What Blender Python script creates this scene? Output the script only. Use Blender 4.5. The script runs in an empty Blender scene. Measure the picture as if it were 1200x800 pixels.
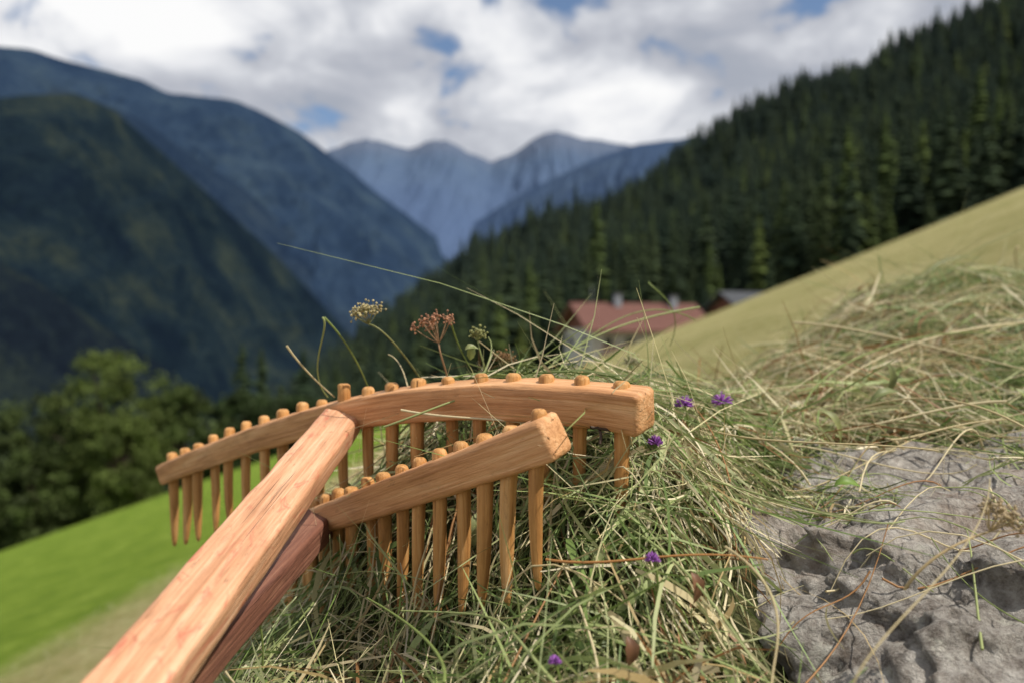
import bpy, math, random
import numpy as np
from mathutils import Vector
random.seed(7); rng=np.random.default_rng(7)
scene=bpy.context.scene
scene.view_settings.view_transform='Standard'; scene.view_settings.look='None'; scene.view_settings.exposure=0

# ---------------------------------------------------------------- helpers
def loc(a,b,d):
    """bearing point: a,b in thousandths of distance right / up of the eye, d metres away"""
    return np.array([a*d/1000.0,d,b*d/1000.0])
def S(px,py,d): return loc(px-600,400-py,d)

def _hash(ix,iy,s):
    h=(ix.astype(np.int64)*374761393+iy.astype(np.int64)*668265263+s*974634777)&0xffffffff
    h=((h^(h>>13))*1274126177)&0xffffffff
    return ((h^(h>>16))&0xffff)/65535.0
def vnoise(x,y,s=0):
    x=np.asarray(x,float);y=np.asarray(y,float)
    ix=np.floor(x);iy=np.floor(y);fx=x-ix;fy=y-iy
    fx=fx*fx*(3-2*fx);fy=fy*fy*(3-2*fy)
    a=_hash(ix,iy,s);b=_hash(ix+1,iy,s);c=_hash(ix,iy+1,s);d=_hash(ix+1,iy+1,s)
    return (a*(1-fx)+b*fx)*(1-fy)+(c*(1-fx)+d*fx)*fy
def fbm(x,y,o=4,s=0):
    r=0;a=.5
    for i in range(o):
        r=r+a*(vnoise(x*2**i,y*2**i,s+i*17)-.5);a*=.5
    return r
def sstep(x,a,b):
    t=np.clip((x-a)/(b-a),0,1);return t*t*(3-2*t)

def mesh_np(name,V,F,col=None,mat=None,smooth=True,attr=None,parent=None):
    V=np.asarray(V,dtype=np.float32)
    me=bpy.data.meshes.new(name)
    if isinstance(F,np.ndarray):
        n,k=F.shape
        me.vertices.add(len(V));me.vertices.foreach_set('co',V.ravel())
        me.loops.add(n*k);me.loops.foreach_set('vertex_index',F.astype(np.int32).ravel())
        me.polygons.add(n)
        me.polygons.foreach_set('loop_start',np.arange(n,dtype=np.int32)*k)
        me.update(calc_edges=True)
    else:
        me.from_pydata([tuple(map(float,v)) for v in V],[],F); me.update()
    if smooth: me.polygons.foreach_set('use_smooth',np.ones(len(me.polygons),dtype=bool))
    if col is not None:
        ca=me.color_attributes.new('Col','FLOAT_COLOR','POINT')
        c=np.ones((len(V),4),dtype=np.float32);c[:,:3]=col
        ca.data.foreach_set('color',c.ravel())
    if attr is not None:
        a=me.attributes.new('gco','FLOAT_VECTOR','POINT')
        a.data.foreach_set('vector',np.asarray(attr,dtype=np.float32).ravel())
    me.validate()
    o=bpy.data.objects.new(name,me);scene.collection.objects.link(o)
    if mat: me.materials.append(mat)
    if parent: o.parent=parent
    return o
def empty(name,l=(0,0,0)):
    o=bpy.data.objects.new(name,None);o.location=l;o.empty_display_size=.1;scene.collection.objects.link(o);return o
def gridF(n,m):
    i,j=np.meshgrid(np.arange(n-1),np.arange(m-1),indexing='ij')
    a=(i*m+j).ravel();return np.stack([a,a+m,a+m+1,a+1],1)

class NT:
    def __init__(s,name):
        s.m=bpy.data.materials.new(name);s.m.use_nodes=True;s.t=s.m.node_tree;s.t.nodes.clear()
        s.out=s.t.nodes.new('ShaderNodeOutputMaterial')
    def n(s,typ,ins=None,**k):
        nd=s.t.nodes.new(typ)
        for a,b in k.items(): setattr(nd,a,b)
        if ins:
            for a,b in ins.items():
                if isinstance(b,bpy.types.NodeSocket): s.t.links.new(b,nd.inputs[a])
                else: nd.inputs[a].default_value=b
        return nd
    def noise(s,vec,scale,detail=5,rough=.55,dist=0):
        return s.n('ShaderNodeTexNoise',{'Vector':vec,'Scale':scale,'Detail':detail,'Roughness':rough,'Distortion':dist}).outputs['Fac']
    def ramp(s,f,stops):
        r=s.n('ShaderNodeValToRGB',{'Fac':f});e=r.color_ramp.elements
        while len(e)<len(stops): e.new(.5)
        for x,(p,c) in zip(e,stops): x.position=p;x.color=(*c,1)
        return r.outputs['Color']
    def mix(s,f,a,b,mode='MIX'):
        nd=s.t.nodes.new('ShaderNodeMix');nd.data_type='RGBA';nd.blend_type=mode
        for i,v in ((0,f),(6,a),(7,b)):
            if isinstance(v,bpy.types.NodeSocket): s.t.links.new(v,nd.inputs[i])
            elif i==0: nd.inputs[0].default_value=v
            else: nd.inputs[i].default_value=(*v,1)
        return nd.outputs[2]
    def math(s,op,a,b=0,clamp=False):
        nd=s.n('ShaderNodeMath',{0:a,1:b},operation=op);nd.use_clamp=clamp;return nd.outputs[0]
    def bump(s,h,st,dist):
        return s.n('ShaderNodeBump',{'Height':h,'Strength':st,'Distance':dist}).outputs['Normal']
    def pbr(s,col,rough=.8,normal=None,spec=.3,trans=0):
        b=s.n('ShaderNodeBsdfPrincipled')
        for k,v in (('Base Color',col),('Roughness',rough),('Specular IOR Level',spec)):
            if isinstance(v,bpy.types.NodeSocket): s.t.links.new(v,b.inputs[k])
            else: b.inputs[k].default_value=(*v,1) if isinstance(v,tuple) else v
        if normal: s.t.links.new(normal,b.inputs['Normal'])
        o=b.outputs[0]
        if trans:
            tr=s.n('ShaderNodeBsdfTranslucent')
            if isinstance(col,bpy.types.NodeSocket): s.t.links.new(col,tr.inputs[0])
            else: tr.inputs[0].default_value=(*col,1)
            mx=s.n('ShaderNodeMixShader',{0:trans,1:o,2:tr.outputs[0]});o=mx.outputs[0]
        s.t.links.new(o,s.out.inputs[0]);return s.m
    def pos(s): return s.n('ShaderNodeNewGeometry').outputs['Position']
    def obj(s): return s.n('ShaderNodeTexCoord').outputs['Object']
def flat(name,c,rough=.8,var=.25,scale=5,spec=.3):
    t=NT(name);f=t.noise(t.obj(),scale)
    return t.pbr(t.mix(f,tuple(x*(1-var) for x in c),tuple(min(1,x*(1+var)) for x in c)),rough,None,spec)

# ---------------------------------------------------------------- camera, light, sky
cam=bpy.data.cameras.new('camera');co=bpy.data.objects.new('camera',cam);scene.collection.objects.link(co)
co.rotation_euler=(math.radians(90),0,0);cam.lens=30;cam.sensor_width=36;cam.clip_start=.02;cam.clip_end=60000
cam.dof.use_dof=True;cam.dof.focus_distance=.68;cam.dof.aperture_fstop=4.4
scene.camera=co
sd=Vector((0.50,-0.24,0.80)).normalized()
elev=math.asin(sd.z);az=math.atan2(sd.x,sd.y)
sun=bpy.data.lights.new('sun','SUN');sun.energy=5.0;sun.angle=math.radians(.5);sun.color=(1,.93,.82)
so=bpy.data.objects.new('sun',sun);so.rotation_euler=sd.to_track_quat('Z','Y').to_euler();so.location=(3,-2,5);scene.collection.objects.link(so)
w=bpy.data.worlds.new('World');scene.world=w;w.use_nodes=True;t=w.node_tree;t.nodes.clear()
class WT(NT):
    def __init__(s,t): s.t=t
W=WT(t)
sky=W.n('ShaderNodeTexSky',sky_type='NISHITA',sun_disc=False,sun_elevation=elev,sun_rotation=az,altitude=1400)
bg1=W.n('ShaderNodeBackground',{'Color':sky.outputs[0],'Strength':.12})
gen=W.n('ShaderNodeTexCoord').outputs['Generated']
sx=W.n('ShaderNodeSeparateXYZ',{0:gen})
cv=W.n('ShaderNodeCombineXYZ',{0:sx.outputs[0],1:sx.outputs[1],2:W.math('MULTIPLY',sx.outputs[2],1.75)}).outputs[0]
cv=W.n('ShaderNodeVectorMath',{0:cv,1:(3.3,1.2,5.1)},operation='ADD').outputs[0]
n1=W.noise(cv,3.3,10,.52,.25)
n2=W.noise(W.n('ShaderNodeVectorMath',{0:cv,1:(5.3,2.1,1.0)},operation='ADD').outputs[0],9.0,9,.55,.4)
n3=W.noise(cv,1.5,3,.5)
nn=W.math('ADD',W.math('MULTIPLY',n1,.50),W.math('ADD',W.math('MULTIPLY',n2,.28),W.math('MULTIPLY',n3,.22)))
cc=W.ramp(nn,[(.41,(.40,.43,.50)),(.45,(.50,.52,.58)),(.485,(.64,.66,.71)),(.52,(.84,.85,.88)),(.565,(1.0,1.0,1.0))])
cov=W.math('MULTIPLY',W.math('SUBTRACT',n2,.33),10,True)
bg2=W.n('ShaderNodeBackground',{'Color':cc,'Strength':.98})
ms=W.n('ShaderNodeMixShader',{0:cov,1:bg1.outputs[0],2:bg2.outputs[0]})
wo=W.n('ShaderNodeOutputWorld');t.links.new(ms.outputs[0],wo.inputs[0])

# ---------------------------------------------------------------- meadow
def ground(x,y):
    x=np.asarray(x,float);y=np.asarray(y,float)
    s=sstep(x,-15,4)
    z=-.9+(.345+.055*s)*x-(.02+.022*s)*y
    z=z-.0016*np.clip(y-45,0,None)**2
    return z+fbm(x*.12,y*.12,4,3)*.35*sstep(np.hypot(x,y),3,18)+fbm(x*1.3,y*1.3,3,9)*.05
ys=np.concatenate([np.linspace(-8,3,24)[:-1],3+257*np.linspace(0,1,230)**2.2])
xs=np.sinh(np.linspace(-5.2,5.2,280))*2.9
X,Y=np.meshgrid(xs,ys,indexing='ij')
V=np.stack([X,Y,ground(X,Y)],-1).reshape(-1,3)
m=NT('meadow_grass');p=m.pos();sp=m.n('ShaderNodeSeparateXYZ',{0:p})
big=m.noise(p,.35,5);fine=m.noise(p,9,6,.7);tiny=m.noise(p,45,5,.7);mid=m.noise(p,1.6,5,.65)
green=m.ramp(m.math('ADD',m.math('MULTIPLY',mid,.6),m.math('MULTIPLY',fine,.4)),[(.36,(.10,.175,.014)),(.5,(.17,.26,.025)),(.64,(.28,.37,.06))])
tan=m.ramp(m.math('ADD',m.math('MULTIPLY',big,.25),m.math('ADD',m.math('MULTIPLY',mid,.35),m.math('MULTIPLY',fine,.4))),[(.38,(.18,.19,.06)),(.47,(.31,.29,.11)),(.54,(.43,.38,.18)),(.64,(.56,.50,.28))])
edge=m.math('ADD',sp.outputs[0],m.math('ADD',4.6,m.math('MULTIPLY',m.math('SUBTRACT',big,.5),1.6)))
edge=m.math('MULTIPLY',m.math('ADD',edge,m.math('MULTIPLY',m.math('SUBTRACT',fine,.5),1.2)),.9,True)
gt=m.mix(edge,green,tan)
meadow=mesh_np('meadow',V,gridF(len(xs),len(ys)),mat=m.pbr(m.mix(m.math('MULTIPLY',m.math('SUBTRACT',tiny,.40),1.4,True),gt,m.mix(.5,gt,(.06,.07,.02))),.95,m.bump(m.math('ADD',fine,tiny),.9,.06),.1))
vv=NT('valley_floor');mesh_np('valley_ground',[(-30000,-500,-520),(30000,-500,-520),(30000,40000,-520),(-30000,40000,-520)],[[0,1,2,3]],mat=vv.pbr(vv.ramp(vv.noise(vv.pos(),.004),[(.4,(.02,.04,.05)),(.6,(.04,.07,.07))]),.95,None,.1))

# ---------------------------------------------------------------- forest hill
UU=np.array([-1.2,-.7,-.5,-.38,-.3,-.25,-.2,-.15,-.1,-.04,.1,.2,.3,.4,.5,.6,.8,1.3])
VR=np.array([-.35,-.24,-.19,-.14,-.09,-.05,-.015,.03,.07,.112,.165,.225,.28,.32,.365,.41,.48,.66])-.012
def hill(x,y):
    u=x/np.maximum(y,1);vl=np.where(u<0,.345*u-.09,.395*u-.10)
    vr=np.interp(u,UU,VR)
    tt=np.clip((y-110)/600,0,1)**.85
    z=y*(vl*(1-tt)+vr*tt)
    z=z-.9*np.clip(y-710,0,None)
    return z+fbm(x*.011,y*.011,4,21)*34*sstep(y,130,330)
us=np.linspace(-1.1,1.2,170);yy=np.linspace(108,900,150)
U,Y=np.meshgrid(us,yy,indexing='ij');X=U*Y
V=np.stack([X,Y,hill(X,Y)],-1).reshape(-1,3)
fm=NT('forest_floor')
mesh_np('forest_hill',V,gridF(len(us),len(yy)),mat=fm.pbr(fm.ramp(fm.noise(fm.pos(),.2),[(.4,(.010,.016,.008)),(.6,(.022,.034,.014))]),.95,None,.1))

tm=NT('conifer_foliage');oi=tm.n('ShaderNodeObjectInfo')
cn=tm.n('ShaderNodeAttribute',attribute_name='Col').outputs['Color']
c=tm.ramp(oi.outputs['Random'],[(0,(.50,.6,.7)),(.5,(.85,.9,.9)),(.85,(1.15,1.1,.85)),(.94,(1.8,1.8,1.0)),(1,(2.5,2.2,1.1))])
c2=tm.mix(1.0,cn,c,'MULTIPLY')
haze=tm.math('MULTIPLY',tm.n('ShaderNodeSeparateXYZ',{0:tm.pos()}).outputs[1],.14/700,True)
c2=tm.mix(haze,c2,(.09,.13,.17))  # distance haze painted in: foliage turns bluer with y
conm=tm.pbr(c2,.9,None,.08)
def conifer(name,seed,n=26,wide=1.0):
    r=np.random.default_rng(seed);V=[];F=[];C=[]
    for k in range(6):
        a=k*math.pi/3;V+= [(.012*math.cos(a),.012*math.sin(a),0),(.001*math.cos(a),.001*math.sin(a),.97)];C+=[(.05,.035,.02)]*2
    for k in range(6):
        a=2*k;b=2*((k+1)%6);F.append([a,b,b+1,a+1])
    for i in range(n):
        h=.07+.92*(i/(n-1))**.93
        R=wide*.165*(1-h)**.78*(1+.22*r.normal())+.008
        nb=int(10-4*h)
        a0=r.uniform(0,6.28)
        for k in range(nb):
            if r.random()<.12: continue
            a=a0+k*6.283/nb+r.normal()*.2;Rb=R*r.uniform(.55,1.25);wd=Rb*.42+.004;dr=Rb*r.uniform(.25,.6)
            ca,sa=math.cos(a),math.sin(a);b=len(V)
            mx,mz=.55*Rb,h-dr*.35
            V+=[(0,0,h+.018),(mx*ca-wd*sa,mx*sa+wd*ca,mz-.016),(mx*ca+wd*sa,mx*sa-wd*ca,mz-.016),(mx*ca,mx*sa,mz+.012),(Rb*ca,Rb*sa,h-dr),(mx*ca*.9,mx*sa*.9,mz-.04)]
            F+=[[b,b+1,b+3],[b,b+3,b+2],[b+1,b+4,b+3],[b+3,b+4,b+2],[b+1,b+5,b+4],[b+2,b+4,b+5]]
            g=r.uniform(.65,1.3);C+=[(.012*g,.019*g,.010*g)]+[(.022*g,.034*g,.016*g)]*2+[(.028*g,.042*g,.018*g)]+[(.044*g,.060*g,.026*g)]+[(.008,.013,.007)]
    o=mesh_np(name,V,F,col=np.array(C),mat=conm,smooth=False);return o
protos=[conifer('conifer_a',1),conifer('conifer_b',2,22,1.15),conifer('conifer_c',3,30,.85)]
forest=empty('conifer_forest')
P=[]
sp_=5.9
for y in np.arange(118,735,sp_):
    x0=-1.0*y;x1=.95*y
    xx=np.arange(x0,x1,sp_)+rng.uniform(0,sp_)
    P.append(np.stack([xx+rng.uniform(-3.4,3.4,len(xx)),y+rng.uniform(-3.4,3.4,len(xx))],1))
P=np.concatenate(P)
dens=fbm(P[:,0]*.02,P[:,1]*.02,3,77)
keep=(rng.random(len(P))<.95)&(dens>-.27)
u_=P[:,0]/P[:,1]
keep&=~((P[:,1]<150)&(u_>-.05)&(u_<.30))
P=P[keep];u_=P[:,0]/P[:,1]
H=rng.uniform(9,24,len(P))**1.0*(1+.9*fbm(P[:,0]*.03,P[:,1]*.03,2,5))
H=np.where(rng.random(len(P))<.06,H*1.35,H)
H[P[:,1]<170]*=.8
H*=np.where((u_<-.12)&(P[:,1]<330),.62,1)
Z=hill(P[:,0],P[:,1])-.3
kind=rng.integers(0,3,len(P))
for k in range(3):
    sel=np.where(kind==k)[0];n=len(sel);a=rng.uniform(0,6.28,n);V=np.zeros((n,4,3));hs=H[sel]/2
    for q in range(4):
        V[:,q,0]=P[sel,0]+hs*1.4142*np.cos(a+q*math.pi/2);V[:,q,1]=P[sel,1]+hs*1.4142*np.sin(a+q*math.pi/2);V[:,q,2]=Z[sel]
    o=mesh_np('tree_scatter_%s'%'abc'[k],V.reshape(-1,3),np.arange(n*4).reshape(n,4),smooth=False,parent=forest)
    o.instance_type='FACES';o.use_instance_faces_scale=True;o.instance_faces_scale=1
    o.show_instancer_for_render=False;o.show_instancer_for_viewport=False
    protos[k].parent=o
def one_conifer(x,y,h,k=0,dz=0):
    o=bpy.data.objects.new('conifer_tree',protos[k].data);o.scale=(h*1.1,h*1.1,h);o.location=(x,y,float(ground(x,y))-.3+dz);o.rotation_euler[2]=x;scene.collection.objects.link(o)
for x,y,h,k in ((-31,98,18,0),(-35,104,13,1),(-27,92,15,2),(-24,88,10,1),(-40,108,15,2),(-22,90,13,0),(-19,92,11,2)): one_conifer(x,y,h,k)

# ---------------------------------------------------------------- broadleaf trees
lm=NT('broadleaf');lc=lm.n('ShaderNodeAttribute',attribute_name='Col').outputs['Color'];leafm=lm.pbr(lc,.7,None,.2,trans=.25)
bark=flat('bark',(.09,.065,.045))
def broadleaf(x,y,h,w_,seed,tint):
    r=np.random.default_rng(seed);z=float(ground(x,y));root=empty('broadleaf_tree',(x,y,z-.3))
    V=[];F=[]
    def limb(a,b,ra,rb):
        a=np.array(a);b=np.array(b);d=b-a;d=d/np.linalg.norm(d);s=np.cross(d,[.3,.9,.1]);s/=np.linalg.norm(s);q=np.cross(d,s);i0=len(V)
        for k in range(7):
            an=k*6.283/7;V.append(a+(s*math.cos(an)+q*math.sin(an))*ra);V.append(b+(s*math.cos(an)+q*math.sin(an))*rb)
        for k in range(7):
            i=i0+2*k;j=i0+2*((k+1)%7);F.append([i,j,j+1,i+1])
    limb((0,0,0),(.2,0,h*.5),.35,.22)
    cl=[]
    for i in range(110):
        th=r.uniform(0,6.28);hh=r.uniform(.08,.98);rr=w_*.5*math.sqrt(max(.04,1-((hh-.38)/.64)**2))*r.uniform(.3,1)
        c=np.array([rr*math.cos(th),rr*math.sin(th),hh*h]);cl.append((c,r.uniform(.05,.11)*w_,r.uniform(.5,1.5)))
        if i%6==0: limb((.1,0,h*r.uniform(.2,.5)),c,.12,.03)
    mesh_np('trunk',V,F,mat=bark,parent=root)
    n=120;LV=[];LC=[]
    for c,rad,g in cl:
        p=r.normal(size=(n,3));p/=np.linalg.norm(p,axis=1)[:,None];p=c+p*rad*r.uniform(.2,1.35,(n,1))*[1,1,.8]
        a=r.normal(size=(n,3));a/=np.linalg.norm(a,axis=1)[:,None];b=np.cross(a,r.normal(size=(n,3)));b/=np.linalg.norm(b,axis=1)[:,None]
        s=r.uniform(.10,.26,(n,1))
        LV.append(np.stack([p-a*s,p-b*s*.6,p+a*s,p+b*s*.6],1));cc_=np.array(tint)*g*r.uniform(.75,1.25,(n,1));LC.append(np.repeat(cc_[:,None,:],4,1))
    LV=np.concatenate(LV).reshape(-1,3);LC=np.concatenate(LC).reshape(-1,3)
    mesh_np('crown',LV,np.arange(len(LV)).reshape(-1,4),col=LC,mat=leafm,smooth=False,parent=root)
T1=(.085,.115,.028);T2=(.035,.055,.018);T3=(.060,.085,.024)
for a in ((-34.0,72,14.6,12,1,T1),(-40.0,73,13.0,11,2,T3),(-29,75,10.0,9,3,T3),(-45,70,13,11,4,T2),(-37,66,7.5,9,5,T3),(-25,79,8.5,8,6,T2),(-52,78,15,12,7,T2),(-31,68,8,9,8,T1),(-21,84,7,7,9,T2),(-42,66,9,9,10,T2)): broadleaf(*a)

# ---------------------------------------------------------------- mountains
def mountain(name,pts,amp,mat,seed,n=420,mrows=150,base=-500,depth=.55,jag=.0016,fs=1.0):
    pts=np.array(pts,float);s=np.linspace(0,1,n);k=np.linspace(0,1,len(pts))
    px=np.interp(s,k,pts[:,0]);py=np.interp(s,k,pts[:,1]);D=np.interp(s,k,pts[:,2])
    def sm(a): return np.convolve(np.pad(a,4,mode='edge'),np.ones(9)/9,'valid')
    py=sm(py);D=sm(D)
    u=(px-600)/1000;v=(400-py)/1000
    t=np.concatenate([np.linspace(-.35,0,25)[:-1],np.linspace(0,1,mrows)**1.1])
    Uu,T=np.meshgrid(u,t,indexing='ij');Vv=np.repeat(v[:,None],len(t),1);DD=np.repeat(D[:,None],len(t),1)
    Sx=Uu*DD/1000
    Tf=np.maximum(T,0);Yy=DD*(1-depth*T)
    zc=Vv*DD
    Zz=zc-(zc-base)*Tf**.95-np.clip(-T,0,1)*DD*.7
    wx=Sx*2.6*fs+1.2*fbm(Sx*1.7*fs,T*1.5,3,seed+3)+T*.5
    rid=1-np.abs(2*vnoise(wx,T*.9+seed,seed)-1)
    rid2=1-np.abs(2*vnoise(wx*2.9+T,T*2.4,seed+5)-1)
    rid3=1-np.abs(2*vnoise(wx*7+T*2,T*6,seed+6)-1)
    rid4=1-np.abs(2*vnoise(wx*16+T*3,T*13,seed+7)-1)
    fb=fbm(wx*12,T*26,5,seed+8)
    env=sstep(Tf,0,.30)*np.clip((1-T)*3,0,1)
    e2=sstep(Tf,0,.10)
    Yy-=amp*env*(rid-.3)+amp*.5*env*(rid2-.3)+amp*.26*e2*rid3+amp*.12*e2*rid4+amp*.14*e2*fb
    Zz+=amp*.12*env*(rid2-.5)+amp*.08*e2*fb+amp*.05*e2*(rid3-.5)
    Zz+=DD*jag*fbm(Sx*14*fs,T*3,5,seed+40)*2*(1-.8*e2)
    V=np.stack([Uu*DD*(1-depth*T*.85),Yy,Zz],-1).reshape(-1,3)
    return mesh_np(name,V,gridF(n,len(t)),mat=mat)
def mmat(name,c1,c2,c3,sc,top=None,ztop=0,low_haze=None,zlow=0):
    t=NT(name);p=t.pos();a=t.noise(p,sc,6,.62,.6);b=t.noise(p,sc*11,6,.78)
    col=t.ramp(t.math('ADD',t.math('MULTIPLY',a,.6),t.math('MULTIPLY',b,.4)),[(.40,c1),(.5,c2),(.60,c3)])
    z=t.n('ShaderNodeSeparateXYZ',{0:p}).outputs[2]
    if top:
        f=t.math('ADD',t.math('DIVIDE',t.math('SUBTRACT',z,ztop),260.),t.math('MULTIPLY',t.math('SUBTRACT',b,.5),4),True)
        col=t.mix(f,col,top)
    if low_haze:
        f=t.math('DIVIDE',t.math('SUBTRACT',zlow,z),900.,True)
        col=t.mix(t.math('MULTIPLY',f,.85),col,low_haze)  # valley haze painted into the colour, thicker as height drops
    return t.pbr(col,1,t.bump(b,.8,4/(sc*11)*.35),.0)
M1=mmat('shaded_near_forest',(.009,.017,.030),(.015,.028,.039),(.038,.052,.046),.0055)  # shade and bluish air haze put into the forest's base colours
M1b=mmat('shaded_spur_forest',(.009,.014,.024),(.013,.021,.031),(.028,.040,.036),.008)  # spur colours darkened and blued to carry shade and haze
M2=mmat('hazy_blue_mountain',(.022,.042,.084),(.032,.058,.106),(.052,.084,.122),.0028)  # blue of the distant air painted as base colour
M2b=mmat('hazy_blue_spur',(.016,.031,.064),(.024,.043,.078),(.040,.062,.090),.0035)  # blue tone is painted haze for this ridge layer
M3=mmat('hazy_far_mountain',(.085,.130,.225),(.100,.150,.245),(.113,.165,.255),.0018,top=(.130,.165,.24),ztop=1900,low_haze=(.105,.160,.29),zlow=1900)  # pale blue haze painted on the farthest ridge, bluer lower down
M3b=mmat('hazy_far_spur',(.052,.088,.165),(.062,.100,.180),(.075,.116,.19),.002,low_haze=(.070,.115,.225),zlow=1100)  # haze tint baked into this spur's colours
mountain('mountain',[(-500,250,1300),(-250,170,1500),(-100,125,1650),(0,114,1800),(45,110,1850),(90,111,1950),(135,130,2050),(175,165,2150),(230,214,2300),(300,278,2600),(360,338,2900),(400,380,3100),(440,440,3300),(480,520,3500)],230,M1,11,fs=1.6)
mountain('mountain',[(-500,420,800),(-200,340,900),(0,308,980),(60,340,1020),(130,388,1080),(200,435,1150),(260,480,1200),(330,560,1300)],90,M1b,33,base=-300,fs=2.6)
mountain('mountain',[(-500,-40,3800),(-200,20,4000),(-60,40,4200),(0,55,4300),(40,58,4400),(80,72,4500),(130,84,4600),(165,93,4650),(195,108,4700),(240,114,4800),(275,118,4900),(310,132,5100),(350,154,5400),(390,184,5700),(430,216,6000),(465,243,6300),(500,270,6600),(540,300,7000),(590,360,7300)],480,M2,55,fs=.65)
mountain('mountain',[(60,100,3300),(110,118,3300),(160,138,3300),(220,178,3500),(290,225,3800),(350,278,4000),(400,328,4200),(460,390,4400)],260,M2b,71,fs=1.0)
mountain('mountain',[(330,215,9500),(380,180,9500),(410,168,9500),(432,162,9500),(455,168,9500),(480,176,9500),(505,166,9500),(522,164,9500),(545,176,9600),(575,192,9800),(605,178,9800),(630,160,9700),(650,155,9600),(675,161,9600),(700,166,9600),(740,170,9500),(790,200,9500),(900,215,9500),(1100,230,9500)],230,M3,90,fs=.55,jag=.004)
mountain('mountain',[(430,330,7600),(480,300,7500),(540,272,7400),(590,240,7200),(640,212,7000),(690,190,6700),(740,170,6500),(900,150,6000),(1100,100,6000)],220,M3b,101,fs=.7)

# ---------------------------------------------------------------- buildings
roofm=NT('red_tiles');rw=roofm.n('ShaderNodeTexWave',{'Vector':roofm.obj(),'Scale':1.6,'Distortion':.4},bands_direction='X').outputs['Fac']
roofr=roofm.pbr(roofm.mix(roofm.noise(roofm.obj(),1.2),(.10,.045,.038),(.16,.08,.065)),.8,roofm.bump(rw,.5,.05),.15)
roofg=flat('grey_slate',(.05,.055,.065));plaster=flat('plaster',(.42,.41,.39));woodd=flat('dark_timber',(.14,.055,.035));glass=flat('window_glass',(.03,.035,.045),.15,spec=.6);frame=flat('window_frame',(.5,.48,.44));stone=flat('chimney_render',(.22,.24,.28))
def box(name,c,s,mat,par):
    x,y,z=s[0]/2,s[1]/2,s[2]/2
    V=[(c[0]+i*x,c[1]+j*y,c[2]+k*z) for i in(-1,1) for j in(-1,1) for k in(-1,1)]
    return mesh_np(name,V,[[0,1,3,2],[4,6,7,5],[0,4,5,1],[2,3,7,6],[0,2,6,4],[1,5,7,3]],mat=mat,smooth=False,parent=par)
def house(name,x,y,z,rot,L,Dp,Hw,rise,rm,wall,upper):
    e=empty(name,(x,y,z));e.rotation_euler[2]=rot
    box('ground_floor_wall',(0,0,Hw*.25),(L,Dp,Hw*.5),wall,e)
    box('upper_floor_wall',(0,0,Hw*.75+.01),(L+.06,Dp+.06,Hw*.5),upper,e)
    a,b=L/2,Dp/2
    V=[(-a,-b,Hw),(-a,b,Hw),(-a,0,Hw+rise*.96),(a,-b,Hw),(a,b,Hw),(a,0,Hw+rise*.96)]
    mesh_np('gable_wall',V,[[0,2,1],[3,4,5],[0,1,4,3]],mat=woodd,smooth=False,parent=e)
    ov=1.0;s=rise/b;hy=b+ov;th=.22
    for nm,sg in (('roof_front',-1),('roof_back',1)):
        V=[(-a-ov,0,Hw+rise+.1),(a+ov,0,Hw+rise+.1),(a+ov,sg*hy,Hw-s*ov+.1),(-a-ov,sg*hy,Hw-s*ov+.1)];V+=[(q[0],q[1],q[2]+th) for q in V]
        mesh_np(nm,V,[[0,1,2,3],[4,7,6,5],[0,4,5,1],[1,5,6,2],[2,6,7,3],[3,7,4,0]],mat=rm,smooth=False,parent=e)
    for i,fx in enumerate(np.linspace(-a+1.6,a-1.6,5)):
        for j,fz in enumerate((Hw*.27,Hw*.74)):
            box('window_frame_%d_%d'%(i,j),(fx,-b-.06,fz),(1.2,.12,1.3),frame,e);box('window_%d_%d'%(i,j),(fx,-b-.125,fz),(.96,.03,1.06),glass,e)
    for j,fy in enumerate((-b*.5,b*.5)):
        for sg in(-1,1):
            for kz in (.27,.74): box('side_window_%d_%d_%d'%(j,sg,kz*100),(sg*(a+.06),fy,Hw*kz),(.1,1.1,1.2),glass,e)
    box('door',(0.1,-b-.05,1.0),(1.0,.1,2.0),woodd,e)
    box('balcony_floor',(0,-b-.6,Hw*.5),(L*.9,1.1,.14),woodd,e);box('balcony_rail',(0,-b-1.12,Hw*.5+.9),(L*.9,.06,.1),woodd,e)
    for i,fx in enumerate(np.linspace(-L*.44,L*.44,26)): box('baluster_%d'%i,(fx,-b-1.12,Hw*.5+.46),(.14,.04,.8),woodd,e)
    return e
h=house('farmhouse',12.8,90,-4.1,math.radians(14),12.2,9.0,5.4,2.4,roofr,plaster,plaster)
for i,(cx,cy,hh) in enumerate(((-2.0,-.6,1.2),(4.2,-.8,1.0))):
    box('chimney_%d'%i,(cx,cy,5.4+2.3+hh*.3),(.65,.65,hh+.6),stone,h);box('chimney_cap_%d'%i,(cx,cy,5.4+2.3+hh*.7+.5),(.85,.85,.14),roofg,h)
box('antenna_pole',(-4.6,0,8.8),(.06,.06,2.0),stone,h)
house('barn',28.6,104,-1.6,math.radians(20),6,7,5.4,1.9,roofg,woodd,woodd)
for x,y,z in ((-150,420,-49),(-161,440,-50),(-142,455,-50),(-170,455,-51)):
    house('village_house',x,y,z,x,11,9,6,3,roofg,frame,frame)

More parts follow.
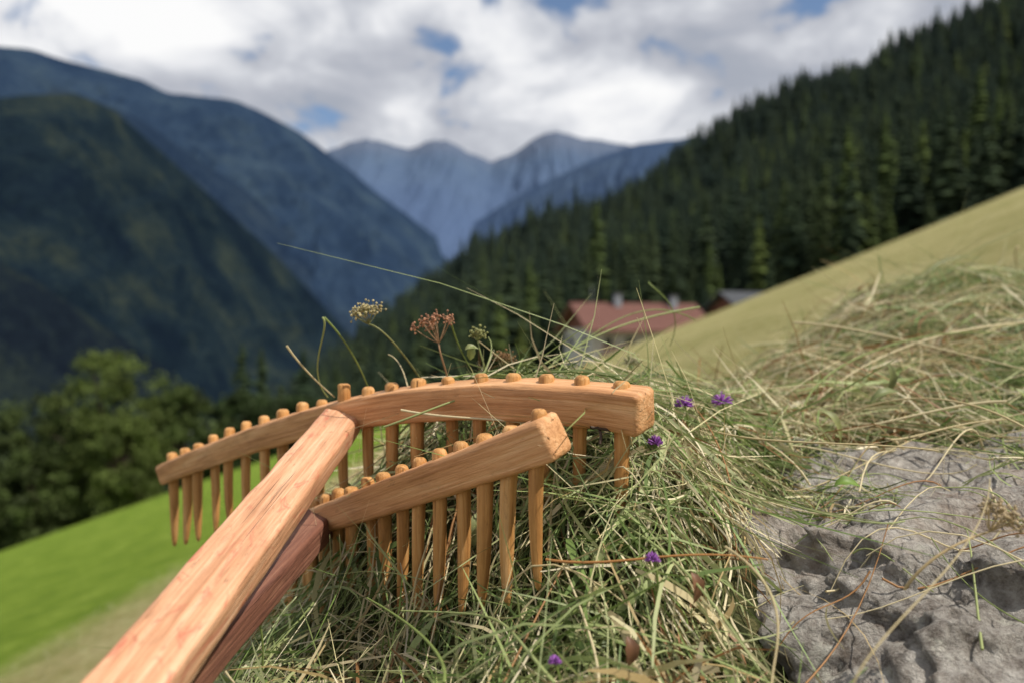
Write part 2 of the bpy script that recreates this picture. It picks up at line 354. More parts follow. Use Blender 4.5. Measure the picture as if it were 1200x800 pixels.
# ---------------------------------------------------------------- hay pile height
CP=np.array([(0,.42,-.29),(0,.6,-.240),(.014,.66,-.200),(-.03,.72,-.160),(-.06,.79,-.100),(.03,.74,-.090),(.09,.68,-.094),(.05,.68,-.12),(-.11,.85,-.125),(0,1.0,-.105),(0,1.3,-.140),(0,1.65,-.28),
(-.1,.5,-.30),(-.1,.72,-.250),(-.2,.6,-.32),(-.2,.85,-.250),(-.17,1.0,-.185),(-.18,1.2,-.20),(-.3,1.05,-.35),(-.32,1.3,-.45),(-.26,.72,-.33),(-.33,.8,-.44),(-.32,.55,-.50),(-.5,.7,-.75),(-.6,1.1,-.85),(-.5,1.5,-.85),(-.2,1.6,-.5),
(.1,.60,-.165),(.12,.76,-.088),(.15,.60,-.19),(.2,.8,-.110),(.35,.98,-.115),(.1,1.2,-.138),(.2,1.3,-.135),(.33,1.35,-.105),(.45,1.5,-.065),(.56,1.6,-.015),(.68,1.7,.065),(.9,1.8,.09),(1.2,2.0,.14),(1.6,2.1,.18),
(.2,1.7,-.3),(.45,1.95,-.35),(.7,2.2,-.3),(1.1,2.5,-.3),(1.6,2.6,-.3),(.5,.98,-.112),(.7,.99,-.11),(.9,1.2,-.03),(.6,1.25,-.05),(1.2,1.5,.0),(1.3,1.0,-.1),
(.45,.86,-.165),(.27,.77,-.17),(.3,.62,-.33),(.5,.6,-.38),(.2,.5,-.32),(.62,.86,-.16),(.5,.42,-.46),(.1,.42,-.30),(0,.25,-.4),(.5,.25,-.5),(-.3,.3,-.6),(1.2,.5,-.3)],float)
def kern(a,b): return np.sqrt(((a[:,None,:]-b[None,:,:])**2).sum(-1)+.05**2)
K=kern(CP[:,:2],CP[:,:2]);n=len(CP);A=np.zeros((n+1,n+1));A[:n,:n]=K+np.eye(n)*-.002;A[:n,n]=1;A[n,:n]=1
WTS=np.linalg.solve(A,np.append(CP[:,2],0))
def pile(x,y):
    sh=np.shape(x);q=np.stack([np.ravel(x),np.ravel(y)],1);z=np.empty(len(q))
    for i in range(0,len(q),20000): z[i:i+20000]=kern(q[i:i+20000],CP[:,:2])@WTS[:n]+WTS[n]
    z=z+fbm(q[:,0]*8,q[:,1]*8,3,5)*.06+np.abs(fbm(q[:,0]*19,q[:,1]*19,2,8))*.045-.004
    return z.reshape(sh)
xs=np.linspace(-.75,1.9,220);yy=np.linspace(.22,2.7,210);X,Y=np.meshgrid(xs,yy,indexing='ij')
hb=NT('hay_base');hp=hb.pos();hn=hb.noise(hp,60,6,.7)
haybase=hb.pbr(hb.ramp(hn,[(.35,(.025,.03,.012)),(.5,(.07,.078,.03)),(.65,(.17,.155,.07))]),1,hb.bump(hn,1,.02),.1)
hay=empty('hay_pile')
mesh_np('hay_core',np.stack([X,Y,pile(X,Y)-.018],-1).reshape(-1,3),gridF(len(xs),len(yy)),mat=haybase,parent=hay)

PAL=np.array([(.32,.39,.15),(.44,.48,.23),(.20,.30,.08),(.60,.55,.31),(.74,.64,.40),(.84,.76,.54),(.48,.36,.17),(.12,.18,.05),(.30,.15,.06)])
def blades(base,d,L,Wd,bend,col,K=6):
    N=len(base);t=np.linspace(0,1,K)[None,:,None]
    P_=base[:,None,:]+d[:,None,:]*L[:,None,None]*(t-.35)+bend[:,None,:]*L[:,None,None]*((t-.35)**2-.1)
    kk=(rng.random(N)<.35)[:,None,None];kp=rng.uniform(.4,.75,(N,1,1))
    P_=P_+kk*np.maximum(t-kp,0)*rng.normal(0,.6,(N,1,3))*L[:,None,None]
    r=rng.normal(size=(N,3));s=np.cross(d,r);s/=np.linalg.norm(s,axis=1)[:,None]+1e-9
    wv=Wd[:,None,None]*.5*np.sqrt(np.clip(1-(t*.98)**2,0,1))*np.clip(.5+t*3,0,1)
    V=np.stack([P_-s[:,None,:]*wv,P_+s[:,None,:]*wv],2).reshape(-1,3)
    k=np.arange(K-1);b=(np.arange(N)*K*2)[:,None]+2*k[None,:];F=np.stack([b,b+1,b+3,b+2],-1).reshape(-1,4)
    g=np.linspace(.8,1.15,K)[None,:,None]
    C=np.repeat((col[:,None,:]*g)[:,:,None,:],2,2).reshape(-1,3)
    return V,F,C
hm=NT('dry_grass');hc=hm.n('ShaderNodeAttribute',attribute_name='Col').outputs['Color']
hn=hm.noise(hm.pos(),260,3)
haym=hm.pbr(hm.mix(hm.math('MULTIPLY',hn,.4),hc,hm.mix(1.,hc,(.5,.47,.4),'MULTIPLY')),.5,None,.4,trans=.25)
def hayset(N,xr,yr,lmin,lmax,wmin,wmax,lift,tilt,probs,name,yp=1.4,filt=None,hf=pile,lsk=2.0,par=hay,bz=.4):
    y=yr[0]+(yr[1]-yr[0])*rng.random(N)**yp;x=rng.uniform(*xr,N)
    if filt is not None:
        k=filt(x,y);x=x[k];y=y[k]
    N=len(x);e=.02;z=hf(x,y);gx=(hf(x+e,y)-z)/e;gy=(hf(x,y+e)-z)/e
    gx=np.clip(gx,-1.6,1.6);gy=np.clip(gy,-1.6,1.6)
    clump=vnoise(x*7,y*7,91)*6.28
    phi=np.where(rng.random(N)<.45,clump+rng.normal(0,.5,N),rng.uniform(0,6.28,N))
    dx,dy=np.cos(phi),np.sin(phi);dz=gx*dx+gy*dy+rng.normal(0,tilt,N)
    d=np.stack([dx,dy,dz],1);d/=np.linalg.norm(d,axis=1)[:,None]
    L=lmin+(lmax-lmin)*rng.random(N)**lsk;Wd=rng.uniform(wmin,wmax,N)
    base=np.stack([x,y,z+lift*(rng.random(N)**1.5)-.006],1)
    bend=rng.normal(0,.5,(N,3));bend[:,2]=bend[:,2]*bz-.22
    gp=fbm(x*5,y*5,3,44)
    pr=np.array(probs,float);idx=rng.choice(len(PAL),N,p=pr/pr.sum());gi=rng.choice([0,1,2,7],N);bi=rng.choice([3,4,6,8],N)
    idx=np.where((gp>.0)&(rng.random(N)<.5),gi,idx);idx=np.where((gp<-.09)&(rng.random(N)<.5),bi,idx)
    col=PAL[idx]*rng.uniform(.65,1.2,(N,1))
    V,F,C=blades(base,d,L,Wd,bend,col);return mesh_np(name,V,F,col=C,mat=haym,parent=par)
vis=lambda x,y:(x>-.52*y-.12)&(x<.72*y+.15)&~((x>.16)&(x<.85)&(y<.86)&(y>.3)&(rng.random(len(x))<.97-.97*sstep(y,.79,.87)))
hayset(46000,(-.55,1.6),(.40,2.2),.03,.15,.0009,.0028,.026,.30,(5,6,4,5,5,4,2,3,1.2),'short_stalks',filt=vis)
hayset(15000,(-.5,1.6),(.42,2.2),.09,.26,.0010,.0032,.042,.30,(5,6,3,5,6,6,1.5,1,.8),'long_stalks',filt=vis,bz=.7)
hayset(3400,(-.45,1.5),(.45,2.1),.04,.13,.003,.007,.034,.38,(5,5,5,3,2,1,1.5,3,1.2),'broad_blades',filt=vis)
hayset(1900,(-.3,1.5),(.55,2.2),.05,.14,.0008,.0018,.030,.85,(5,6,3,4,5,5,2,1,.5),'upright_stalks',yp=1.0,filt=vis,bz=1)
hayset(13000,(-4.5,14),(2.2,15),.06,.22,.002,.005,.05,.7,(3,3,2,5,6,5,2,1,.5),'meadow_stubble',filt=lambda x,y:(x>-.65*y)&(x<.8*y),hf=lambda x,y:ground(x,y),par=meadow)

# ---------------------------------------------------------------- rock
RL=(.48,.73,-.318)
rk=NT('rock_stone');rp=rk.pos()
r1=rk.noise(rp,11,8,.65,.3);r2=rk.noise(rp,70,8,.72);r3=rk.noise(rp,5.5,6,.65);r5=rk.noise(rp,190,6,.7);r6=rk.noise(rp,24,7,.7,.6)
vo=rk.n('ShaderNodeTexVoronoi',{'Vector':rk.n('ShaderNodeVectorMath',{0:rp,1:rk.n('ShaderNodeVectorMath',{0:rk.n('ShaderNodeTexNoise',{'Vector':rp,'Scale':14.,'Detail':5.}).outputs['Color'],1:(.12,.12,.12)},operation='MULTIPLY').outputs[0]},operation='ADD').outputs[0],'Scale':7.},feature='DISTANCE_TO_EDGE').outputs['Distance']
crk=rk.math('SUBTRACT',1.0,rk.math('MULTIPLY',vo,40,True))
rc=rk.ramp(rk.math('ADD',rk.math('MULTIPLY',r1,.30),rk.math('ADD',rk.math('MULTIPLY',r2,.45),rk.math('MULTIPLY',r5,.25))),[(.40,(.15,.125,.105)),(.46,(.31,.28,.25)),(.53,(.46,.43,.39)),(.60,(.66,.63,.58))])
rc=rk.mix(rk.math('MULTIPLY',rk.math('SUBTRACT',r3,.51),7,True),rc,rk.mix(.55,rc,(.27,.16,.095)))
rc=rk.mix(rk.math('MULTIPLY',rk.math('SUBTRACT',r6,.58),9,True),rc,rk.mix(.55,rc,(.09,.07,.055)))
rc=rk.mix(rk.math('MULTIPLY',crk,.4),rc,(.09,.075,.06))
lich=rk.math('MULTIPLY',rk.math('SUBTRACT',rk.noise(rp,38,6,.7),.58),14,True)
rc=rk.mix(rk.math('MULTIPLY',lich,.6),rc,(.62,.61,.53))
rockm=rk.pbr(rc,.88,rk.bump(rk.math('SUBTRACT',rk.math('ADD',rk.math('ADD',r1,r6),rk.math('ADD',rk.math('MULTIPLY',r2,.9),rk.math('MULTIPLY',r5,.4))),rk.math('MULTIPLY',crk,.2)),1.0,.014),.25)
from mathutils import noise as mn
import bmesh
bm=bmesh.new();bmesh.ops.create_icosphere(bm,subdivisions=7,radius=1)
planes=[((-.12,-.16,1.0),.66),((-.85,-.35,.25),.84),((-.35,-1,.05),.74),((.35,-1,.25),.84),((1,-.1,.2),.95),((0,1,.1),.9),((-.9,.3,.3),.85),((-.55,-.85,-.35),.80),((.1,-.75,.65),.70),((-.50,-.5,.72),.76),((.6,-.5,.65),.84),((-.1,-.9,-.5),.78)]
planes=[(Vector(a).normalized(),b) for a,b in planes]
for v in bm.verts:
    d=v.co.normalized();r=1.15
    for nrm,dd in planes:
        c_=d.dot(nrm)
        if c_>.05: r=min(r,dd/c_)
    p=d*r
    wv=mn.noise_vector(p*2.5)*.25;pw_=p+wv
    f=mn.fractal(p*1.8,1,2,6)*.07
    vd=mn.voronoi(pw_*2.2)[0];cellv=(vd[1]-vd[0]);crack=-max(0,.07-cellv)*.35
    st_=mn.cell(Vector((pw_.x*2.6+pw_.z*.8,pw_.y*2.6,pw_.z*4)))*.05+mn.cell(Vector((pw_.x*6+pw_.z*2,pw_.y*6,pw_.z*9)))*.018
    f2=mn.fractal(p*7,1,2,6)*.045
    q=p*(1+f+st_*.8+f2+crack)
    v.co=Vector((q.x*.40,q.y*.25,q.z*.27))
me=bpy.data.meshes.new('rock');bm.to_mesh(me);bm.free()
me.polygons.foreach_set('use_smooth',np.ones(len(me.polygons),dtype=bool))
rock=bpy.data.objects.new('rock',me);me.materials.append(rockm);scene.collection.objects.link(rock)
rock.location=RL;rock.rotation_euler=(0,.0,.08)
from mathutils.bvhtree import BVHTree
bpy.context.view_layer.update()
bvh=BVHTree.FromPolygons([rock.matrix_world@v.co for v in me.vertices],[tuple(p_.vertices) for p_ in me.polygons])
def rocktop(x,y):
    out=np.full(np.shape(x),-.4)
    for i,(a,b) in enumerate(zip(x,y)):
        h_=bvh.ray_cast(Vector((a,b,.3)),Vector((0,0,-1)))
        if h_[0] is not None: out[i]=h_[0].z
    return np.maximum(out,pile(x,y))
onr=lambda x,y:(x<.70*y+.05)&((vnoise(x*13,y*13,311)+.30*sstep(y,.74,.88)+.22*sstep(-x,-.30,-.16)+.12*rng.random(len(x)))>.84)
hayset(4600,(.12,.80),(.50,.92),.04,.17,.0008,.0022,.014,.16,(4,6,2,5,7,6,2,1,1),'stalks_over_rock',yp=.8,filt=onr,hf=rocktop,bz=.5)

# ---------------------------------------------------------------- rakes
def woodmat(name,c1,c2,c3,stain=None):
    t=NT(name);g=t.n('ShaderNodeAttribute',attribute_name='gco').outputs['Vector']
    mp=t.n('ShaderNodeMapping',{'Vector':g,'Scale':(5,110,110)}).outputs[0];a=t.noise(mp,1,6,.6,.6)
    mp2=t.n('ShaderNodeMapping',{'Vector':g,'Scale':(14,420,420)}).outputs[0];b=t.noise(mp2,1,4,.6)
    mp3=t.n('ShaderNodeMapping',{'Vector':g,'Scale':(22,45,45)}).outputs[0];c=t.noise(mp3,1,5,.6)
    col=t.ramp(t.math('ADD',t.math('MULTIPLY',a,.6),t.math('MULTIPLY',b,.4)),[(.36,c1),(.5,c2),(.62,c3)])
    col=t.mix(t.math('MULTIPLY',t.math('SUBTRACT',c,.50),4,True),col,t.mix(.45,col,tuple(x*.55 for x in c1)))
    e=t.noise(t.n('ShaderNodeMapping',{'Vector':g,'Scale':(60,190,190)}).outputs[0],1,5,.7)
    col=t.mix(t.math('MULTIPLY',t.math('SUBTRACT',e,.60),7,True),col,t.mix(.6,col,tuple(x*.4 for x in c1)))
    if stain:
        s=t.noise(t.n('ShaderNodeMapping',{'Vector':g,'Scale':(24,60,60)}).outputs[0],1,4,.7,1.2)
        col=t.mix(t.math('MULTIPLY',t.math('SUBTRACT',s,.55),8,True),col,t.mix(.55,col,stain))
    cr=t.noise(t.n('ShaderNodeMapping',{'Vector':g,'Scale':(3.2,230,230)}).outputs[0],1,3,.5,.2)
    crm=t.math('MULTIPLY',t.math('SUBTRACT',.335,cr),14,True)
    col=t.mix(t.math('MULTIPLY',crm,.8),col,tuple(x*.35 for x in c1))
    hgt=t.math('ADD',t.math('MULTIPLY',a,.7),t.math('SUBTRACT',t.math('ADD',t.math('MULTIPLY',b,.6),t.math('MULTIPLY',e,.4)),t.math('MULTIPLY',crm,.8)))
    return t.pbr(col,.58,t.bump(hgt,.9,.0018),.32)
WH=woodmat('larch_wood',(.38,.175,.070),(.56,.285,.125),(.68,.40,.205))
WHd=woodmat('handle_wood',(.42,.20,.10),(.58,.31,.175),(.70,.44,.28),stain=(.44,.08,.05))
WHk=woodmat('shaded_handle_wood',(.12,.05,.035),(.20,.085,.055),(.28,.14,.09))  # shade under the upper handle painted as dark brown wood tones
WT_=woodmat('peg_wood',(.32,.145,.042),(.50,.25,.080),(.62,.36,.15))
def sweep(name,pts,wd,ht,mat,parent,up=(0,0,1),rings=70,rad=.0035,rough=1.,seed=0,ends=.004):
    pts=np.array(pts,float);
    seg=np.linalg.norm(np.diff(pts,axis=0),axis=1);cs=np.append(0,np.cumsum(seg));Lt=cs[-1]
    s=np.concatenate([[0,ends*.3,ends],np.linspace(ends*2,Lt-ends*2,rings),[Lt-ends,Lt-ends*.3,Lt]]);rings=len(s)
    def cr(s_):
        out=[]
        for a in range(3):
            if len(pts)>2: out.append(np.polyval(np.polyfit(cs,pts[:,a],min(3,len(pts)-1)),s_))
            else: out.append(np.interp(s_,cs,pts[:,a]))
        return np.stack(out,-1)
    P_=cr(s);Tn=cr(s+.004)-cr(s-.004) if len(pts)>2 else np.repeat((pts[1]-pts[0])[None,:],rings,0);Tn/=np.linalg.norm(Tn,axis=1)[:,None]
    up=np.array(up,float);side=np.cross(Tn,up);side/=np.linalg.norm(side,axis=1)[:,None];U_=np.cross(side,Tn)
    V=[];G=[]
    for i in range(rings):
        w1=(wd if np.isscalar(wd) else np.interp(s[i]/Lt,np.linspace(0,1,len(wd)),wd))/2
        h1=(ht if np.isscalar(ht) else np.interp(s[i]/Lt,np.linspace(0,1,len(ht)),ht))/2
        f=min(s[i],Lt-s[i]);ins=ends*(1-math.sqrt(max(0,1-(1-min(1,f/ends))**2)))
        w1-=ins;h1-=ins
        q=[]
        rj=[rad*(.7+.9*float(vnoise(s[i]*30,k*7+seed,seed))) for k in range(4)]
        for ci,(sx_,sy_) in enumerate(((1,1),(-1,1),(-1,-1),(1,-1))):
            R=min(rj[ci],w1*.8,h1*.8)
            for k in range(5):
                an=ci*math.pi/2+k*math.pi/8
                q.append((sx_*(w1-R)+R*math.cos(an),sy_*(h1-R)+R*math.sin(an)))
            nx=((-1,1),(-1,-1),(1,-1),(1,1))[ci]
            R2=min(rj[(ci+1)%4],w1*.8,h1*.8)
            st=np.array(q[-1]);en=np.array(((nx[0]*(w1-R2)+R2*math.cos((ci+1)*math.pi/2)),(nx[1]*(h1-R2)+R2*math.sin((ci+1)*math.pi/2))))
            for k in (1,2,3): q.append(tuple(st+(en-st)*k/4))
        q=np.array(q);n_=len(q);th_=np.arange(n_)/n_*2*math.pi
        cx_,sy2=np.cos(th_)*1.3+5,np.sin(th_)*1.3+5
        j=1+(fbm(np.full(n_,s[i]*22+seed*9)+cx_,sy2+seed,3,seed)*.14+fbm(np.full(n_,s[i]*80+seed*9)+cx_*3,sy2*3,2,seed+3)*.05)*rough
        a=q[:,0]*j;b=q[:,1]*j
        V.append(P_[i]+side[i]*a[:,None]+U_[i]*b[:,None]);G.append(np.stack([np.full(n_,s[i]+seed*1.7),a+seed*.31,b],1))
    nsec=len(V[0]);F=[]
    for i in range(rings-1):
        for k in range(nsec):
            a=i*nsec+k;b=i*nsec+(k+1)%nsec;F.append([a,b,b+nsec,a+nsec])
    V=np.concatenate(V);G=np.concatenate(G)
    F.append(list(range(nsec-1,-1,-1)));F.append([(rings-1)*nsec+q for q in range(nsec)])
    o=mesh_np(name,V,F,mat=mat,attr=G,parent=parent)
    return o,cr,Lt
def tooth(name,top,bot,r,parent,seed):
    top=np.array(top);bot=np.array(bot);d=bot-top;L=np.linalg.norm(d);d/=L;s=np.cross(d,[0,1,0]);s/=np.linalg.norm(s);q=np.cross(d,s)
    rr=[(0,.0),(0,.62),(.008,.88),(.025,1.08),(.2,1.06),(.35,1.0),(.55,.94),(.7,.86),(.83,.72),(.93,.54),(.98,.38),(1,.0)]
    V=[];G=[];F=[];ns=12
    rs=np.random.default_rng(seed);bend=rs.normal(0,.0020,2);wob=rs.uniform(.9,1.1);fac=rs.uniform(.92,1.04,ns)
    for f,k in rr:
        for a in range(ns):
            an=a*6.2832/ns;R=r*k*wob*fac[a]
            off=s*math.cos(an)*R+q*math.sin(an)*R
            c=top+d*L*f+(s*bend[0]+q*bend[1])*math.sin(f*3.14)
            V.append(c+off);G.append((f*L+seed*.37,math.cos(an)*R+seed*.11,math.sin(an)*R))
    for i in range(len(rr)-1):
        for a in range(ns):
            b=(a+1)%ns;F.append([i*ns+a,(i+1)*ns+a,(i+1)*ns+b,i*ns+b])
    return mesh_np(name,V,F,mat=WT_,attr=G,parent=parent)
def rake(pts,wd,ht,spacing,tl,seed,s0=.018,rt=.0062,hup=(0,-.3,1)):
    e=empty('wooden_hay_rake')
    o,cr,Lt=sweep('head',pts,wd,ht,WH,e,up=hup,rings=130,seed=seed)
    rs=np.random.default_rng(seed);s=s0;i=0
    while s<Lt-.012:
        c=cr(np.array([s]))[0]
        up=np.array([rs.normal(0,.022),-.07+rs.normal(0,.025),1]);up/=np.linalg.norm(up)
        st=rs.uniform(.004,.009)
        tooth('tooth_%d'%i,c+up*(ht[0]/2+st),c-up*(tl+rs.normal(0,.003)+ht[0]/2),rt,e,seed*50+i)
        s+=spacing*rs.uniform(.92,1.08);i+=1
    return e
rake_b=rake([S(757,480,.64),S(640,473,.70),S(520,468,.77),S(410,482,.85),S(300,516,.97),S(195,553,1.11)],.029,(.032,.031,.030,.029,.028,.026),.0365,.086,1,s0=.022)
rake_f=rake([S(652,509,.60),S(560,544,.655),S(470,575,.72),S(385,605,.82),S(325,628,.93),S(292,643,1.02)],.027,(.0305,.030,.029,.027,.026,.025),.0285,.102,2,s0=.017)
h1a=np.array([-.168,.838,-.080]);h1b=np.array([-.199,.45,-.182]);d=(h1b-h1a)
sweep('handle',[h1a-d*.02,h1a+d*3.2],[.038,.042,.043,.042,.040],[.022,.024,.025,.026,.026],WHd,rake_b,rings=200,rough=.5,seed=3,up=(.16,0,1))
h2a=np.array([-.186,.825,-.172]);h2b=np.array([-.214,.52,-.213]);d=(h2b-h2a)
sweep('handle',[h2a,h2a+d*4.2],[.036,.038,.04,.04,.04],[.024,.025,.026,.026,.026],WHk,rake_f,rings=200,rough=.5,seed=4)
pm=S(403,468,.845)
tooth('locking_peg',pm+np.array([0,0,.016]),pm-np.array([0,0,.05]),.0062,rake_b,77)
iron=flat('rusty_iron',(.05,.03,.02),.6)

class TB:
    def __init__(s): s.V=[];s.F=[];s.C=[]
    def tube(s,pts,r0,r1,col,n=6,sub=10):
        pts=np.array(pts,float);k=np.linspace(0,1,len(pts));t=np.linspace(0,1,sub)
        P_=np.stack([np.polyval(np.polyfit(k,pts[:,a],min(len(pts)-1,4)),t) for a in range(3)],1)
        T=np.gradient(P_,axis=0);T/=np.linalg.norm(T,axis=1)[:,None]+1e-9
        ref=np.array([.31,.9,.2]);sd_=np.cross(T,ref);sd_/=np.linalg.norm(sd_,axis=1)[:,None];u=np.cross(sd_,T);b=len(s.V)
        for i in range(sub):
            r=r0+(r1-r0)*t[i]
            for a in range(n):
                an=a*6.2832/n;s.V.append(P_[i]+sd_[i]*math.cos(an)*r+u[i]*math.sin(an)*r);s.C.append(col)
        for i in range(sub-1):
            for a in range(n):
                c=b+i*n+a;e=b+i*n+(a+1)%n;s.F.append([c,e,e+n,c+n])
        return P_[-1]
    def blob(s,c,r,col,nn=5):
        b=len(s.V)
        for z,k in((-1,.0),(-.5,.85),(.4,.9),(1,.0)):
            for a in range(nn):
                an=a*6.2832/nn;s.V.append(np.array(c)+np.array([math.cos(an)*k*r,math.sin(an)*k*r,z*r])*random.uniform(.8,1.2));s.C.append(col)
        for i in range(3):
            for a in range(nn):
                e=(a+1)%nn;s.F.append([b+i*nn+a,b+i*nn+e,b+(i+1)*nn+e,b+(i+1)*nn+a])
    def leaf(s,p,d,up,L,W,col,curl=.3,nu=9,nv=5):
        d=np.array(d,float);d/=np.linalg.norm(d);sd_=np.cross(d,up);sd_/=np.linalg.norm(sd_);u=np.cross(sd_,d);b=len(s.V);p=np.array(p,float)
        for i in range(nu):
            t=i/(nu-1);wv=W*.5*math.sin(math.pi*min(1,t*.97+.015))**.75*(1+.12*math.sin(i*2.4))
            for j in range(nv):
                q=(j/(nv-1)-.5)*2
                s.V.append(p+d*L*t+sd_*wv*q+u*(curl*L*(t*(1-t))*1.2-curl*L*t*t*.8+abs(q)*wv*.45));s.C.append(tuple(np.array(col)*(1.15 if j==2 else .9+.15*random.random())))
        for i in range(nu-1):
            for j in range(nv-1):
                a=b+i*nv+j;s.F.append([a,a+1,a+nv+1,a+nv])
    def make(s,name,parent=None,mat=None): return mesh_np(name,s.V,s.F,col=np.array(s.C),mat=mat or haym,parent=parent)
sb=TB();sb.tube([S(700,500,.655),S(704,508,.645),S(703,520,.64)],.0012,.0012,(.03,.02,.015));sb.tube([S(692,500,.645),S(716,504,.65)],.0012,.0012,(.03,.02,.015));sb.make('iron_staple',rake_b,iron)

def umbel(name,stem,heads,colr,stemc):
    t=TB();end=t.tube(stem,.0011,.0008,stemc,6,18)
    for (hp,axis,rad,cnt,csz) in heads:
        o=np.array(hp,float);axis=np.array(axis,float);axis/=np.linalg.norm(axis)
        a=np.cross(axis,[.2,1,.1]);a/=np.linalg.norm(a);b=np.cross(axis,a)
        for i in range(cnt):
            an=i*2.39996;rr=math.sqrt((i+.5)/cnt)
            tip=o+axis*rad*(1.15-.35*rr*rr)+(a*math.cos(an)+b*math.sin(an))*rad*rr
            mid=(o+tip)/2-axis*rad*.08*rr
            t.tube([o,mid,tip],.00045,.00035,stemc,4,5)
            for k in range(12):
                q=tip+np.random.default_rng(i*31+k).normal(0,csz,3);t.tube([tip,q],.00022,.0002,stemc,3,2);t.blob(q,.0012,tuple(np.array(colr)*random.uniform(.6,1.3)))
    return t.make(name)
e1=S(432,380,.80)
umbel('wild_carrot_umbel',[S(500,455,.84),S(480,425,.82),S(455,395,.80),e1],[(e1,(-.25,0,1),.014,15,.0026)],(.58,.50,.27),(.26,.27,.11))
e2=S(514,402,.80)
umbel('wild_carrot_umbel',[S(530,468,.82),S(524,440,.81),S(518,420,.80),e2],[(e2,(-.25,0,1),.022,11,.0022)],(.50,.25,.15),(.42,.26,.15))
e3=S(590,432,.85)
umbel('wild_carrot_umbel',[S(600,470,.86),S(594,450,.86),e3],[(e3,(0,0,1),.012,8,.0024)],(.30,.17,.07),(.3,.26,.12))
e4=S(560,400,.82)
umbel('wild_carrot_umbel',[S(580,460,.83),S(568,430,.82),e4],[(e4,(0,0,1),.008,7,.0025)],(.35,.36,.14),(.28,.32,.12))
e5=S(740,432,1.0)
umbel('wild_carrot_umbel',[S(745,470,1.0),S(742,450,1.0),e5],[(e5,(0,0,1),.010,8,.003)],(.55,.50,.32),(.28,.32,.12))
e6=S(1160,622,.54)
umbel('wild_carrot_umbel',[S(1060,690,.54),S(1100,650,.535),e6],[(e6,(.6,0,.8),.014,12,.0026)],(.60,.48,.30),(.55,.42,.22))

g1=(.38,.44,.18);g2=(.24,.31,.09);st1=(.72,.63,.40);st2=(.6,.5,.28)
L_=[([(378,372,.78),(378,395,.79),(372,430,.82),(384,465,.86)],.0011,g1),([(336,405,.8),(360,435,.82),(392,465,.85)],.0011,st1),([(380,372,.8),(410,410,.82),(432,455,.86)],.0012,g2),
([(528,375,.8),(545,420,.83),(575,465,.86)],.0010,g2),([(760,331,1.0),(775,345,1.0),(790,368,1.02),(785,405,1.05)],.0009,g2),([(820,360,1.0),(740,378,.98),(670,410,.95),(610,465,.92)],.0012,g1),([(815,375,1.05),(730,372,1.0),(650,425,.95),(560,470,.9)],.0008,g2),
([(930,378,1.2),(1010,388,1.15),(1100,408,1.1),(1200,432,1.0)],.0016,st1),([(1200,378,1.2),(1080,400,1.15),(980,450,1.1),(900,540,1.0)],.0016,st1),([(1000,560,.90),(950,460,1.0),(1060,400,1.1),(1190,395,1.2)],.0015,g2),
([(640,655,.60),(720,657,.58),(800,650,.57),(900,655,.56)],.0011,(.5,.24,.08)),([(820,500,.8),(900,515,.75),(1000,520,.72),(1100,528,.7)],.0011,st2),([(700,600,.66),(770,640,.6),(830,700,.54),(900,800,.50)],.0013,g1),([(850,640,.56),(905,700,.52),(910,760,.50),(905,810,.48)],.0010,st2),
([(1000,800,.44),(1060,720,.46),(1130,640,.50),(1160,560,.54)],.0006,st2),([(790,560,.70),(860,570,.68),(960,600,.60),(1060,610,.58)],.0010,g1),
([(240,730,.62),(255,770,.6),(275,800,.58)],.0012,st1),([(330,690,.75),(300,740,.68),(262,790,.62)],.0010,st2),([(1180,470,.9),(1100,480,.92),(1010,500,.93),(930,510,.95)],.0016,st1),([(1200,500,.8),(1120,470,.85),(1040,470,.9),(960,500,.93)],.0012,st2),
([(650,800,.5),(600,740,.55),(560,720,.6),(470,715,.64)],.0012,g1),([(700,810,.5),(690,740,.55),(660,660,.62),(640,600,.7)],.0010,st1),([(520,800,.5),(500,750,.55),(430,700,.63)],.0012,g2),([(820,420,1.2),(818,450,1.15),(815,500,1.0)],.0008,(.45,.22,.08)),([(1195,290,1.7),(1190,300,1.7),(1198,340,1.8)],.002,st2),([(1030,300,1.7),(1035,330,1.7),(1045,350,1.7)],.0016,g1),
([(470,480,.74),(560,490,.72),(640,500,.70),(720,540,.68)],.0011,st1),([(450,500,.74),(530,470,.74),(600,455,.76),(690,470,.74)],.0010,g1),
([(560,450,.80),(575,415,.82),(572,395,.83)],.0008,g1),([(500,470,.80),(540,440,.80),(600,440,.82),(650,455,.84)],.0010,g2),([(610,460,.80),(640,425,.85),(690,405,.9)],.0009,g1),([(480,465,.80),(470,430,.82),(455,415,.83)],.0008,st1),([(640,460,.80),(600,430,.82),(555,395,.84)],.0008,st2),([(545,470,.76),(600,458,.76),(650,470,.74)],.0010,g1)]
tb=TB()
for pts,r,c in L_: tb.tube([S(*p) for p in pts],r,r*.55,c,6,22)
rr=random.Random(4)
def ph(x,y): return float(pile(np.array([x]),np.array([y]))[0])
for i in range(480):
    a=rr.uniform(0,6.28);x=rr.uniform(-.12,1.1);y=rr.uniform(.52,1.8);Ls=rr.uniform(.10,.36)
    if x>.7*y or (.12<x<.85 and y<.82): continue
    pp=[];ok=True
    for k in (-.5,-.2,.2,.5):
        xx=x+math.cos(a)*k*Ls;y2=y+math.sin(a)*k*Ls
        if xx<-.16*y2/.7 or y2<.48: ok=False;break
        zz=ph(xx,y2)
        if .14<xx<.85 and y2<.9: zz=max(zz,float(rocktop(np.array([xx]),np.array([y2]))[0]))
        pp.append((xx,y2,max(zz,-.30)+.008+rr.uniform(0,.022)))
    if not ok: continue
    tb.tube(pp,rr.uniform(.0007,.0013),.0005,rr.choice([g1,g2,st1,st1,st2,(.42,.22,.09)]),6,14)
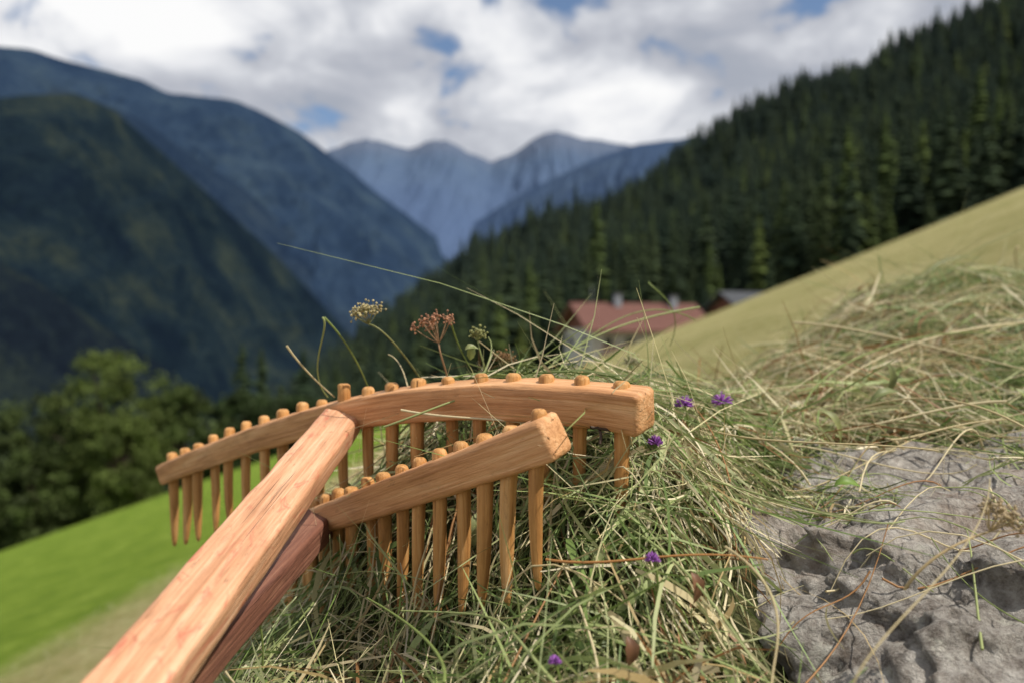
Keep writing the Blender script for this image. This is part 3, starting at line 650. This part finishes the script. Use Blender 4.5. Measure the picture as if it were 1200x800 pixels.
for i in range(46):
    x=rr.uniform(.16,.60);y=rr.uniform(.58,.86);a=rr.uniform(0,6.28);Ls=rr.uniform(.06,.28);pp=[]
    for k in (-.5,-.2,.15,.5):
        xx=x+math.cos(a)*k*Ls;y2=y+math.sin(a)*k*Ls*.6;pp.append((xx,y2,max(-.27,float(rocktop(np.array([xx]),np.array([y2]))[0]))+rr.uniform(.003,.014)))
    tb.tube(pp,rr.uniform(.0005,.0011),.0004,rr.choice([g1,g1,g2,st1,st1,(.42,.22,.09)]),5,12)
tb.make('loose_stems',hay)
lf=TB()
for (px,py,d_),dr,L,Wd,c in (((1040,425,.95),(.1,.1,-1),.045,.014,(.18,.20,.08)),((1020,470,.93),(1,0,.6),.035,.010,(.18,.21,.08)),((960,480,.9),(.6,-.3,-.6),.04,.012,(.24,.26,.10)),((978,568,.70),(1,-.2,.25),.020,.010,(.16,.26,.045)),((810,670,.555),(.3,-.2,-1),.020,.010,(.22,.11,.06)),((735,745,.53),(.2,-.3,-1),.018,.010,(.18,.09,.05)),((1190,455,.93),(.5,-.3,-1),.04,.02,(.22,.26,.07)),((560,600,.7),(-.2,-.2,-1),.03,.015,(.3,.34,.16)),((690,640,.62),(.5,-.3,-1),.028,.012,(.28,.32,.14)),((760,600,.65),(-.6,-.3,-.6),.03,.012,(.2,.26,.09)),((555,405,.8),(-.3,0,-1),.014,.008,(.25,.3,.1)),((545,410,.8),(1,0,.4),.012,.007,(.26,.29,.12))):
    lf.leaf(S(px,py,d_),dr,(.2,-.6,.8),L,Wd,c,.5)
r2_=random.Random(9)
for i in range(420):
    x=r2_.uniform(-.2,1.1);y=r2_.uniform(.5,1.7)
    if x>.7*y or (.15<x<.85 and y<.84): continue
    z=ph(x,y)+r2_.uniform(.004,.022);a=r2_.uniform(0,6.28)
    c=r2_.choice([(.20,.26,.08),(.28,.32,.13),(.15,.2,.06),(.36,.23,.1),(.22,.11,.05),(.44,.38,.18)])
    lf.leaf((x,y,z),(math.cos(a),math.sin(a),r2_.uniform(-.5,.5)),(r2_.uniform(-.6,.6),r2_.uniform(-.8,.2),1),r2_.uniform(.010,.030),r2_.uniform(.004,.010),c,r2_.uniform(-.6,.7))
lf.make('wilted_leaves',hay)
fl=NT('clover_petals');fcol=fl.n('ShaderNodeAttribute',attribute_name='Col').outputs['Color'];flm=fl.pbr(fcol,.6,None,.3,trans=.3)
for px,py,d_,r in ((846,471,.83,.010),(802,474,.80,.009),(768,519,.68,.006),(765,655,.57,.005),(299,716,.66,.006),(650,775,.52,.004)):
    t=TB();c0=S(px,py,d_);rs=np.random.default_rng(px)
    for i in range(90):
        v=rs.normal(size=3);v[2]=abs(v[2])*.9-.2;v/=np.linalg.norm(v)
        t.tube([c0+v*r*.15,c0+v*r*.6,c0+v*r*rs.uniform(.85,1.15)],.0009,.0004,tuple(np.array([.36,.14,.46])*rs.uniform(.6,1.6)),4,4)
    t.tube([c0,c0+np.array([.004,.004,-.02]),c0+np.array([.002,.012,-.05])],.0009,.0009,g2)
    t.make('clover_flower',mat=flm)
